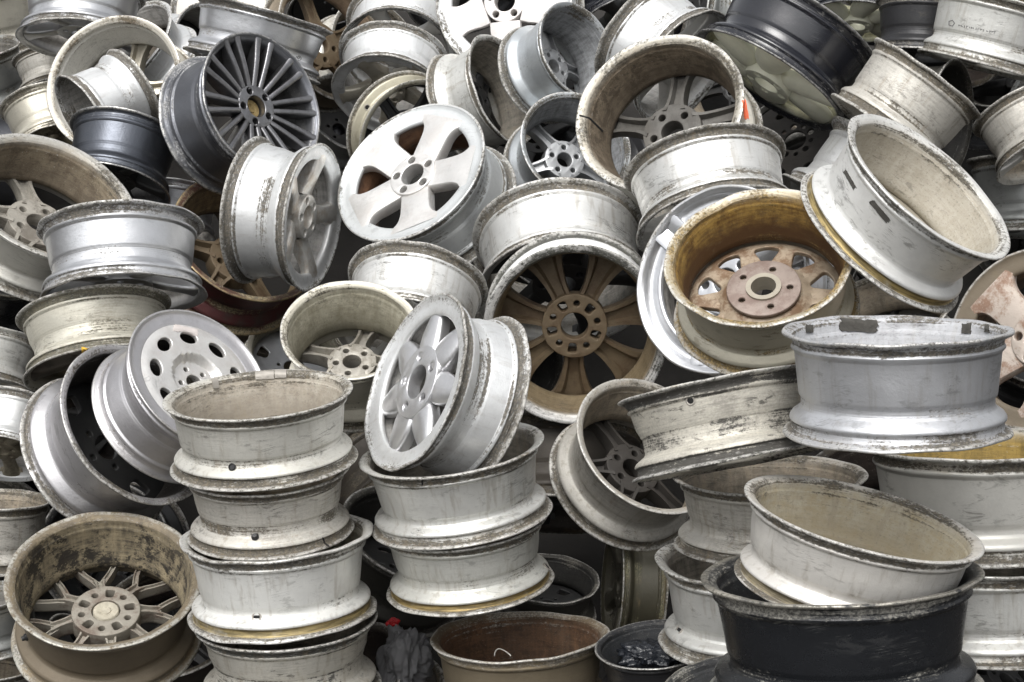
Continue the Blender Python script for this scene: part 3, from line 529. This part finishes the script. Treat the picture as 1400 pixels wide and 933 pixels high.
FILL = [
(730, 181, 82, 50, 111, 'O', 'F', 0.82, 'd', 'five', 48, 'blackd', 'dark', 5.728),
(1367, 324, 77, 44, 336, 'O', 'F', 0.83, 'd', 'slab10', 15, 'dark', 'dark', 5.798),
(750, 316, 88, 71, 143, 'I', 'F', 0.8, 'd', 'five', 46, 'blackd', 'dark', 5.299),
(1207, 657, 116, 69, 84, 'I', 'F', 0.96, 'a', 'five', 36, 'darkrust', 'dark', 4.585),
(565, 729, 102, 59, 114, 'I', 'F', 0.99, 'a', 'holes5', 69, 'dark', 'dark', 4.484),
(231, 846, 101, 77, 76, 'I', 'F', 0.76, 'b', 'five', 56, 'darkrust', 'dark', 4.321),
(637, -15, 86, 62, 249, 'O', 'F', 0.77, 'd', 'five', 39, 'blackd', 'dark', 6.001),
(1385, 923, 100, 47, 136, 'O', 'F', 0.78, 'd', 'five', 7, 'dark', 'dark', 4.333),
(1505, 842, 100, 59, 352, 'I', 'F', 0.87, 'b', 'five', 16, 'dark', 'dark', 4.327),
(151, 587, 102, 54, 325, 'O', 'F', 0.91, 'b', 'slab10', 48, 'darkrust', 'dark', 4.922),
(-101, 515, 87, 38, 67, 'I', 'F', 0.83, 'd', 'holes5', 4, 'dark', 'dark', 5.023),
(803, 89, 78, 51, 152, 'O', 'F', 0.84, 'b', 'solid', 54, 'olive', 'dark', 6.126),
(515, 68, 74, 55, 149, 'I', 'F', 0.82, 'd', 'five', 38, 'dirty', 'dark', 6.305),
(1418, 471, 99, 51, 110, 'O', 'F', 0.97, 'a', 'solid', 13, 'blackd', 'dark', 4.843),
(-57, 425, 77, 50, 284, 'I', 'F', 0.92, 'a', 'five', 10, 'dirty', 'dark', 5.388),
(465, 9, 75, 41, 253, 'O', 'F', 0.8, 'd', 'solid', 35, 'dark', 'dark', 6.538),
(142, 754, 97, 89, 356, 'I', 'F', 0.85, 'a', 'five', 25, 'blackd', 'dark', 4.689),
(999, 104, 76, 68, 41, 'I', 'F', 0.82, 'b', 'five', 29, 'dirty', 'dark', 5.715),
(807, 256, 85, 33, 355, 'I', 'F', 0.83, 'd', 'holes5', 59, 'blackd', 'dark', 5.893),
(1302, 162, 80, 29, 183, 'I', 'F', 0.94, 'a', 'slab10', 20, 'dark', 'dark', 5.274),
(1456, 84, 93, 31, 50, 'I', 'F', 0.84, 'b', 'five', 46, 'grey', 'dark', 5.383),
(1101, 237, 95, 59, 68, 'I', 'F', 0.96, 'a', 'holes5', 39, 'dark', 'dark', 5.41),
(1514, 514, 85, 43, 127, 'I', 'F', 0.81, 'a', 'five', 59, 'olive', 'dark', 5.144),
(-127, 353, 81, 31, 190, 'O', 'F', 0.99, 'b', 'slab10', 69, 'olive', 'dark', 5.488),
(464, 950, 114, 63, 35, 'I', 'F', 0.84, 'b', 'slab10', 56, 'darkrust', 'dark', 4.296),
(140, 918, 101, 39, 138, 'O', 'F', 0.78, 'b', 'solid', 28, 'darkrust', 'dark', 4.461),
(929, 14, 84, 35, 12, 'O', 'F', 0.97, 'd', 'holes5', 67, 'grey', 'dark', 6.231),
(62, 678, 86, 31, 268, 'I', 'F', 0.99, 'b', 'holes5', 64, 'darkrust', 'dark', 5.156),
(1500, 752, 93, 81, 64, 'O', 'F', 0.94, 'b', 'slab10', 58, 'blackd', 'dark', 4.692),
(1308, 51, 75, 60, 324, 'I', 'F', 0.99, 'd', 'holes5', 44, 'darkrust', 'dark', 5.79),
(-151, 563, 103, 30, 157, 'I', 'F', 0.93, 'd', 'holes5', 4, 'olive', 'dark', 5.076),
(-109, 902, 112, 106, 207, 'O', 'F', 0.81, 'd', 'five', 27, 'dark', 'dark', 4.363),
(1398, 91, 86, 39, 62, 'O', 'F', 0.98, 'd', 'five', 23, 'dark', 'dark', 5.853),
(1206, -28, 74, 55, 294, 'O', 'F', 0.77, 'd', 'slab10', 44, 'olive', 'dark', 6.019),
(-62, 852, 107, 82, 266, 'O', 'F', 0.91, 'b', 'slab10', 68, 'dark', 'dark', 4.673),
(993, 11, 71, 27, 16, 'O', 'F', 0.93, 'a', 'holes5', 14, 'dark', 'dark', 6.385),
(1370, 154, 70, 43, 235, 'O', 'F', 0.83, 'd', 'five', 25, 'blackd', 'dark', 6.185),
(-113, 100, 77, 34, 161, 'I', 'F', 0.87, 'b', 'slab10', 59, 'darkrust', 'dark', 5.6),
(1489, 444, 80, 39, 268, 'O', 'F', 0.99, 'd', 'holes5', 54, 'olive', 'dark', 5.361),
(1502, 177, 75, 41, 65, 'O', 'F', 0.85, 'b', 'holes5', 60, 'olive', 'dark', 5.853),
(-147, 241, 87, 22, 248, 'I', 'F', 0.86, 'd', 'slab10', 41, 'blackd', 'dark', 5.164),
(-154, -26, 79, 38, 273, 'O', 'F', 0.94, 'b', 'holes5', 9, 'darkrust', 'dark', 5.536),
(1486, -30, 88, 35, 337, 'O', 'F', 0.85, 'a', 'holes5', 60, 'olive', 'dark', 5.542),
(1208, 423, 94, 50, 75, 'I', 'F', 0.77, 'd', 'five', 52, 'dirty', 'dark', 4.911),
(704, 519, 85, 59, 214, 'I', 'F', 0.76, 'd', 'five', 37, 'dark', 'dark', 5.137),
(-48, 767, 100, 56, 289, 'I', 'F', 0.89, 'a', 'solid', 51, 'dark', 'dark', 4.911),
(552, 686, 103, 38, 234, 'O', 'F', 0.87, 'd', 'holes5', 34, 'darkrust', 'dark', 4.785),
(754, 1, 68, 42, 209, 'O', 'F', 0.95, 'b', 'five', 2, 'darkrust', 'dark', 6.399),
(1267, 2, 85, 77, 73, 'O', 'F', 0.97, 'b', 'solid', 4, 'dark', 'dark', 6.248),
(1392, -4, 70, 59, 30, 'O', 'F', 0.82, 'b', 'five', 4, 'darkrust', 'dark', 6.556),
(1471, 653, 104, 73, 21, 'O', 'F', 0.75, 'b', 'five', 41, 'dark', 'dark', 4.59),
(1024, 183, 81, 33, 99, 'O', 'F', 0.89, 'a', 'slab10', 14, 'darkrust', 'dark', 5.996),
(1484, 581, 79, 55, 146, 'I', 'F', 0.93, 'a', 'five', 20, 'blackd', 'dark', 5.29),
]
# ------------------------------------------------------------------ placing wheels
def view_frame(cx, cy):
    ray = FWD + RIGHT * ((cx - PW / 2) / F_PX) - UP * ((cy - PH / 2) / F_PX)
    v = ray.normalized()
    e1 = (RIGHT - v * RIGHT.dot(v)).normalized()
    e2 = -(UP - v * UP.dot(v)); e2 = (e2 - e1 * e2.dot(e1)).normalized()
    return ray, v, e1, e2
def link_mesh(name, me, mat, parent, scale=(1, 1, 1), rz=0.0, z=0.0):
    o = bpy.data.objects.new(name, me); COL.objects.link(o); o.parent = parent
    o.scale = scale; o.rotation_euler = (0, 0, rz); o.location = (0, 0, z)
    if len(me.materials) == 0: me.materials.append(mat)
    o.material_slots[0].link = 'OBJECT'; o.material_slots[0].material = mat
    return o
ROOT = {}
M_CAP = {'R12': simple_mat('tarnished_brass', (.26, .19, .08), .45, .5, .2, 18, .4), 'R57': simple_mat('dirty_cream_cap', (.36, .33, .26), .65, 0, .3, 14, .45)}
def wheel(key, cx, cy, a, b, dr, end, fac, wd, kind, style, spin, lk, flk, label, depth, group='scrap wheels in the heap'):
    ray, v, e1, e2 = view_frame(cx, cy)
    ct = b / a; st = math.sqrt(max(0, 1 - ct * ct)); d = rad(dr)
    u = e1 * (st * math.cos(d)) + e2 * (st * math.sin(d)) + v * (ct if fac == 'F' else -ct)
    R = a * depth / F_PX; W = R * wd
    C = CAM + ray * depth
    z = u if end == 'O' else -u
    O = C if end == 'O' else C + u * W
    x = (-math.sin(d)) * e1 + math.cos(d) * e2
    x = (x - z * x.dot(z)).normalized(); y = z.cross(x)
    e = bpy.data.objects.new('alloy_wheel', None); COL.objects.link(e); e.empty_display_size = .1
    M = Matrix((x, y, z)).transposed().to_4x4(); M.translation = O; e.matrix_world = M
    e['label'] = label; e['category'] = 'wheel'; e['group'] = group
    ROOT[key] = e
    s = (R, R, W)
    seed = sum(ord(c) for c in key)
    link_mesh('barrel', BARREL[(kind, seed % 3)], look(lk), e, s, rad(seed * 37 % 360))
    n, me, hub, hz = STYLE[style]
    fm = facelook(flk)
    if n == 0:
        link_mesh('face_disc', me, fm, e, s, rad(spin))
        if style == 'trap10':
            hb = link_mesh('hub', PAD, facelook('hubpink'), e, s, rad(spin) + .3 - .0); link_mesh('bore_collar', COLLAR, facelook('tan'), e, s)
    else:
        hb = link_mesh('hub', hub, fm, e, s, rad(spin + 180 / n if n == 5 else spin), hz * W)
        for k in range(n):
            link_mesh('spoke', me, fm, e, s, rad(spin) + TAU * k / n)
    if key in ('R12', 'R57'):
        up = key == 'R57'
        c = link_mesh('centre_cap', CAP, M_CAP[key], e, (R, R, -W if up else W), 0, (.435 if up else .25) * W)
    return e, R, W
RW = {}
for w in WHEELS:
    e, R_, W_ = wheel(*w, DEPTH[w[0]]); RW[w[0]] = (R_, W_)
# FILLERS: wheels added deep in the heap, mostly coloured dark as the gaps' shade
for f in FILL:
    wheel('deep', *f[:13], 'grimy wheel buried deep in the heap, its colour darkened to stand for gap shade', f[13], group='wheels buried deep in the heap')
# ------------------------------------------------------------------ small things on the wheels
from mathutils.bvhtree import BVHTree
bpy.context.view_layer.update()
def bvh_of(key, names=('barrel', 'spoke', 'hub', 'face_disc')):
    vs, ps = [], []
    for o in ROOT[key].children:
        if o.name.split('.')[0] in names:
            b = len(vs); mw = o.matrix_world
            vs += [mw @ v.co for v in o.data.vertices]; ps += [tuple(b + i for i in p.vertices) for p in o.data.polygons]
    return BVHTree.FromPolygons(vs, ps)
BV = {}
def patch(name, key, outline, mat, thick=.0018, res=10, names=('barrel', 'spoke', 'hub', 'face_disc'), label=None, ragged=0.0, seed=1):
    """A thin piece stuck on the wheel's own surface, following its curve: outline is four corners on it."""
    kk = (key, names)
    if kk not in BV: BV[kk] = bvh_of(key, names)
    T = BV[kk]; rnd = random.Random(seed)
    bm = bmesh.new(); top = []; bot = []
    A, B, C_, D = [Vector(p) for p in outline]
    for j in range(res + 1):
        rt, rb = [], []
        for i in range(res + 1):
            u, v_ = i / res, j / res
            if ragged and (i in (0, res) or j in (0, res)):
                u += rnd.uniform(-ragged, ragged); v_ += rnd.uniform(-ragged, ragged)
            p = (A * (1 - u) + B * u) * (1 - v_) + (D * (1 - u) + C_ * u) * v_
            ray = view_frame(p.x, p.y)[1]
            h = T.ray_cast(CAM, ray)
            if h[0] is None: bm.free(); return None
            n = h[1] if h[1].dot(ray) < 0 else -h[1]
            rt.append(bm.verts.new(h[0] + n * thick)); rb.append(bm.verts.new(h[0] - n * .0015))
        top.append(rt); bot.append(rb)
    for j in range(res):
        for i in range(res):
            bm.faces.new((top[j][i], top[j][i + 1], top[j + 1][i + 1], top[j + 1][i]))
            bm.faces.new((bot[j][i], bot[j + 1][i], bot[j + 1][i + 1], bot[j][i + 1]))
    for i in range(res):
        bm.faces.new((top[0][i], bot[0][i], bot[0][i + 1], top[0][i + 1])); bm.faces.new((top[res][i], top[res][i + 1], bot[res][i + 1], bot[res][i]))
        bm.faces.new((top[i][0], top[i + 1][0], bot[i + 1][0], bot[i][0])); bm.faces.new((top[i][res], bot[i][res], bot[i + 1][res], top[i + 1][res]))
    R = ROOT[key]; inv = R.matrix_world.inverted()
    for v in bm.verts: v.co = inv @ v.co
    me = bpy.data.meshes.new(name); bm.to_mesh(me); bm.free(); finish(me, 40); me.materials.append(mat)
    o = bpy.data.objects.new(name, me); COL.objects.link(o); o.parent = R
    if label: o['label'] = label
    return o
def box4(x, y, w, h, rot=0):
    c, s = math.cos(rad(rot)), math.sin(rad(rot))
    return [(x + c * a - s * b, y + s * a + c * b) for a, b in ((-w / 2, -h / 2), (w / 2, -h / 2), (w / 2, h / 2), (-w / 2, h / 2))]
M_TAPE = simple_mat('dark_tape', (.045, .042, .036), .75, 0, .3, 60, .6)
M_LEAD = simple_mat('balance_weight_grey', (.30, .28, .25), .55, .3, .2, 60, .25)
M_YEL = simple_mat('yellow_tag', (.55, .33, .03), .6, 0, .2, 50, .25)
M_ORA = simple_mat('orange_paint', (.65, .10, .02), .55, 0, .1, 50, .15)
M_BLK = simple_mat('black_rubber', (.015, .015, .015), .5, 0, .1, 60, .3)
M_INK = simple_mat('stamp_ink', (.12, .12, .12), .7, 0, 0, 60, .2)
M_PINK = simple_mat('faded_label', (.48, .44, .42), .6, 0, .2, 40, .3)
M_CRACK_BORE = simple_mat('crack', (.006, .006, .006), .9)
# balance weights and glue strips inside open rims
for b in ((1174, 446, 50, 16, 3), (1106, 450, 9, 10, 0), (1322, 450, 12, 13, 0), (1350, 450, 5, 9, 0)):
    patch('balance_weight', 'R67', box4(*b), M_TAPE, .003, 8, ragged=.05, seed=int(b[0]))
for b in ((362, 514, 26, 9, -3), (384, 512, 16, 9, -2), (294, 525, 8, 12, -8)):
    patch('balance_weight', 'S1', box4(*b), M_LEAD, .004, 6)
patch('balance_weight', 'R57', box4(217, 710, 22, 10, 24), M_LEAD, .004, 6)
for b in ((1203, 289, 36, 7, 50), (1162, 246, 28, 5, 60)):
    patch('torn_sticker', 'R33', box4(*b), M_TAPE, .0012, 14, ragged=.05, seed=int(b[1]))
patch('paper_tag', 'R47', box4(116, 479, 9, 6, 6), M_YEL, .002, 4)
patch('paint_mark', 'R24', box4(1019, 150, 6, 26, 82 - 90), M_ORA, .001, 8, ragged=.08)
patch('worn_label', 'R44', box4(254, 452, 34, 9, 13), M_PINK, .0012, 8, ragged=.03)
# crack lines through rim edges
def crack(key, pts, wpx=1.6):
    for a, b in zip(pts[:-1], pts[1:]):
        d = (Vector(b) - Vector(a)); n = Vector((-d.y, d.x)).normalized() * wpx / 2
        patch('crack_line', key, [Vector(a) - n, Vector(b) - n, Vector(b) + n, Vector(a) + n], M_CRACK_BORE, .0012, 3)
crack('R24', [(792, 158), (806, 162), (815, 171), (824, 180)], 2.2)
crack('S2', [(441, 735), (444, 743), (450, 748)], 1.6)
crack('M1', [(577, 654), (578, 668)], 1.8)
# a round stamp on the big silver barrel
import itertools
def ring_marks(key, cx, cy, r, n, mat, w=1.0, gap=()):
    for k in range(n):
        if k in gap: continue
        a, b = TAU * k / n, TAU * (k + 1) / n
        p, q = Vector((cx + r * math.cos(a), cy + r * math.sin(a))), Vector((cx + r * math.cos(b), cy + r * math.sin(b)))
        yield [p * .0 + p - (p - Vector((cx, cy))).normalized() * w / 2, q - (q - Vector((cx, cy))).normalized() * w / 2, q + (q - Vector((cx, cy))).normalized() * w / 2, p + (p - Vector((cx, cy))).normalized() * w / 2]
def merged_marks(name, key, quads, mat):
    parts = [o for o in (patch('tmp', key, q, mat, .0008, 2) for q in quads) if o]
    if not parts: return
    bm = bmesh.new()
    for o in parts: bm.from_mesh(o.data)
    me = bpy.data.meshes.new(name); bm.to_mesh(me); bm.free(); me.materials.append(mat)
    for o in parts: bpy.data.objects.remove(o)
    o = bpy.data.objects.new(name, me); COL.objects.link(o); o.parent = ROOT[key]; return o
merged_marks('round_stamp', 'R13', list(ring_marks('R13', 408, 80, 3.6, 14, M_INK, .5, (3, 9))) + list(ring_marks('R13', 408, 79, 1.5, 8, M_INK, .8)) + [box4(408, 82.6, .9, 1.2)], M_INK)
# faint stamped emblem and worn lettering on the barrel in the corner
rn = random.Random(4)
em = list(ring_marks('R30', 1301, 32, 4.2, 5, M_INK, 1.3)) 
x = 1311.0
while x < 1360:
    y = 35 + (x - 1311) * .20; hgt = rn.uniform(1.6, 3.6)
    em.append(box4(x, y, .9, hgt, 8))
    if rn.random() < .6: em.append(box4(x + 1.2, y + rn.choice((-1, 0, 1)) * hgt * .35, 2.2, .8, 10))
    x += rn.uniform(2.4, 4.4)
merged_marks('stamped_emblem', 'R30', em, M_INK)
# valve stems and valve holes on the shoulders
def valve(key, px, py, mat, length=.022, r=.007, hole=False):
    T = bvh_of(key, ('barrel',)); ray = view_frame(px, py)[1]; h = T.ray_cast(CAM, ray)
    if h[0] is None: return
    n = h[1] if h[1].dot(ray) < 0 else -h[1]
    q = n.to_track_quat('Z', 'Y').to_matrix()
    if hole:
        rows = [(-.004, r * 1.5), (.0015, r * 1.5), (.002, r * 1.2), (.0012, r), (-.004, r)]
        me = ring_lathe(rows, 'valve_hole', 20)
        d = ring_lathe([(.0004, r * 1.02), (.0008, 0.0001), (-.002, .0001), (-.002, r)], 'bore_shade', 16)  # near-black disc painted as the shade inside the valve hole
    else:
        me = ring_lathe([(-.004, r * 1.4), (.004, r * 1.4), (.006, r), (length, r * .8), (length, .0001), (-.004, .0001)], 'valve_stem', 18)
    o = bpy.data.objects.new(me.name, me); COL.objects.link(o); me.materials.append(mat); o.parent = ROOT[key]
    o.matrix_parent_inverse = Matrix(); M = q.to_4x4(); M.translation = h[0]; o.matrix_local = ROOT[key].matrix_world.inverted() @ M
    if hole:
        me2 = d; me2.materials.append(M_CRACK_BORE); o2 = bpy.data.objects.new('bore_shade', me2); COL.objects.link(o2); o2.parent = o
valve('S2', 349, 735, M_BLK, .010, .0055); valve('S1', 318, 639, M_BLK, .004, .0055); valve('R57', 37, 871, M_BLK, .012, .006)
valve('R73', 929, 861, M_LEAD, hole=True, r=.009); valve('S3', 351, 844, M_LEAD, hole=True, r=.007); valve('R17', 502, 147, M_LEAD, hole=True, r=.006)
valve('R66', 944, 548, M_LEAD, hole=True, r=.006); valve('M2', 748, 775, M_LEAD, hole=True, r=.007)
# ------------------------------------------------------------------ loose things
def thing(o, label, cat): o['label'] = label; o['category'] = cat
def at(px, py, Z): return CAM + view_frame(px, py)[0] * Z
# zip tie curled inside the rusty wheel
def tube(name, pts, r, mat, n=8):
    bm = bmesh.new(); rings = []
    for i, p in enumerate(pts):
        t = (pts[min(i + 1, len(pts) - 1)] - pts[max(i - 1, 0)]).normalized(); a = t.cross(Vector((.3, .8, .5))).normalized(); b = t.cross(a)
        rings.append([bm.verts.new(p + a * r * math.cos(TAU * k / n) + b * r * math.sin(TAU * k / n)) for k in range(n)])
    for A, B in zip(rings[:-1], rings[1:]):
        for k in range(n): bm.faces.new((A[k], A[(k + 1) % n], B[(k + 1) % n], B[k]))
    bm.faces.new(rings[0]); bm.faces.new(list(reversed(rings[-1])))
    me = bpy.data.meshes.new(name); bm.to_mesh(me); bm.free(); me.shade_smooth(); me.materials.append(mat)
    o = bpy.data.objects.new(name, me); COL.objects.link(o); return o
zz = DEPTH['M3'] * .985
zp = [at(676 + 11 * (1 - math.cos(math.pi * k / 20)), 897 - 8.5 * math.sin(math.pi * k / 20) - 2.5 * math.sin(TAU * k / 20), zz + .015 * math.sin(k / 4)) for k in range(21)]
thing(tube('zip_tie', zp, .0012, simple_mat('white_plastic', (.6, .58, .52), .5)), 'thin white plastic zip tie curled inside the rusty brown wheel', 'zip tie')
# crumpled plastic
def crumple(name, centre, size, mat, seed, n=34, amp=.5, fine=.22):
    from mathutils import noise as N
    bm = bmesh.new(); bmesh.ops.create_icosphere(bm, subdivisions=5, radius=1)
    off = Vector((seed * 3.1, seed * 1.7, seed * 5.3))
    for v in bm.verts:
        p = v.co.copy(); d = amp * N.noise(p * 1.3 + off) + fine * (abs(N.noise(Vector((p.x * 5.5, p.y * 5.5, p.z * 1.6)) + off)) - .25) * 2 + fine * .55 * (abs(N.noise(p * 8 + off)) - .25)
        q = p * (1 + d); v.co = Vector((q.x * size[0], q.y * size[1], q.z * size[2]))
    me = bpy.data.meshes.new(name); bm.to_mesh(me); bm.free(); me.shade_smooth(); me.materials.append(mat)
    o = bpy.data.objects.new(name, me); COL.objects.link(o); o.location = centre; return o
mp = simple_mat('bag_plastic', (.17, .17, .175), .28, 0, .25, 14, .3); b_ = mp.node_tree.nodes['Principled BSDF']
b_.inputs['Transmission Weight'].default_value = .15; b_.inputs['IOR'].default_value = 1.2
bag = crumple('plastic_bag', at(553, 897, 4.22), (.052, .045, .075), mp, 5, amp=.55, fine=.22); thing(bag, 'crumpled grey translucent plastic bag between the left and middle stacks', 'plastic bag')
rb = crumple('red_scrap', at(536, 852, 4.24), (.014, .012, .010), simple_mat('red_plastic', (.45, .01, .015), .4), 4); thing(rb, 'small scrap of red plastic above the crumpled grey plastic bag', 'plastic scrap')
c63 = CAM + view_frame(905, 884)[0] * (DEPTH['R63'] * .997)
ps = crumple('torn_plastic', c63 + Vector((0, .03, -.035)), (.070, .055, .026), simple_mat('black_plastic', (.014, .016, .020), .22, 0, .6, 26, .4), 6, amp=.5, fine=.22); thing(ps, 'torn shiny black plastic lying inside the small black wheel', 'plastic sheet')
EXPOSURE = 0.6
# ------------------------------------------------------------------ ground
def ground_h(x, y):  # slope behind the heap is added to keep the gaps dark
    t = (y - 4.45) * .66
    h = max(0.0, t)
    h = h * h / (h + .25) - .32 if h > 0 else -.32
    return min(h, 1.9) + .03 * math.sin(x * 3.1 + y * 2.3) * math.sin(y * 4.7 - x)
bm = bmesh.new(); nx, ny = 120, 120; gv = []
for j in range(ny + 1):
    row = []
    for i in range(nx + 1):
        ux, uy = i / nx * 2 - 1, j / ny * 2 - 1
        x = 6 * ux + 194 * ux ** 7; y = 5 + 6 * uy + 194 * uy ** 7
        row.append(bm.verts.new((x, y, ground_h(x, y))))
    gv.append(row)
for j in range(ny):
    for i in range(nx): bm.faces.new((gv[j][i], gv[j][i + 1], gv[j + 1][i + 1], gv[j + 1][i]))
me = bpy.data.meshes.new('ground'); bm.to_mesh(me); bm.free(); me.shade_smooth()
g = bpy.data.objects.new('ground', me); COL.objects.link(g); g['kind'] = 'structure'
g.data.materials.append(simple_mat('dark_soil', (.018, .016, .014), .9, 0, .6, 9, .5))
# ------------------------------------------------------------------ light
w = bpy.data.worlds.new('World'); SC.world = w; w.use_nodes = True; nt = w.node_tree
bg = nt.nodes['Background']; sky = nt.nodes.new('ShaderNodeTexSky'); sky.sky_type = 'NISHITA'; sky.sun_disc = False
EL, AZ = rad(58), rad(200)
sky.sun_elevation = EL; sky.sun_rotation = AZ; sky.dust_density = 6; sky.air_density = 1.0; sky.ozone_density = 1.0
hs = nt.nodes.new('ShaderNodeHueSaturation'); hs.inputs['Saturation'].default_value = .10
nt.links.new(sky.outputs[0], hs.inputs['Color']); nt.links.new(hs.outputs[0], bg.inputs['Color']); bg.inputs['Strength'].default_value = .15
ld = bpy.data.lights.new('sun', 'SUN'); ld.energy = .9; ld.angle = rad(35); ld.color = (1, .97, .93)
sun = bpy.data.objects.new('sun', ld); COL.objects.link(sun)
sd = Vector((math.sin(AZ) * math.cos(EL), math.cos(AZ) * math.cos(EL), math.sin(EL)))   # towards the sun
sun.rotation_euler = sd.to_track_quat('Z', 'Y').to_euler(); sun.location = sd * 30
vs = SC.view_settings; vs.view_transform = 'Standard'; vs.look = 'None'; vs.exposure = EXPOSURE; vs.gamma = 1; vs.use_curve_mapping = False
SC.cycles.max_bounces = 6
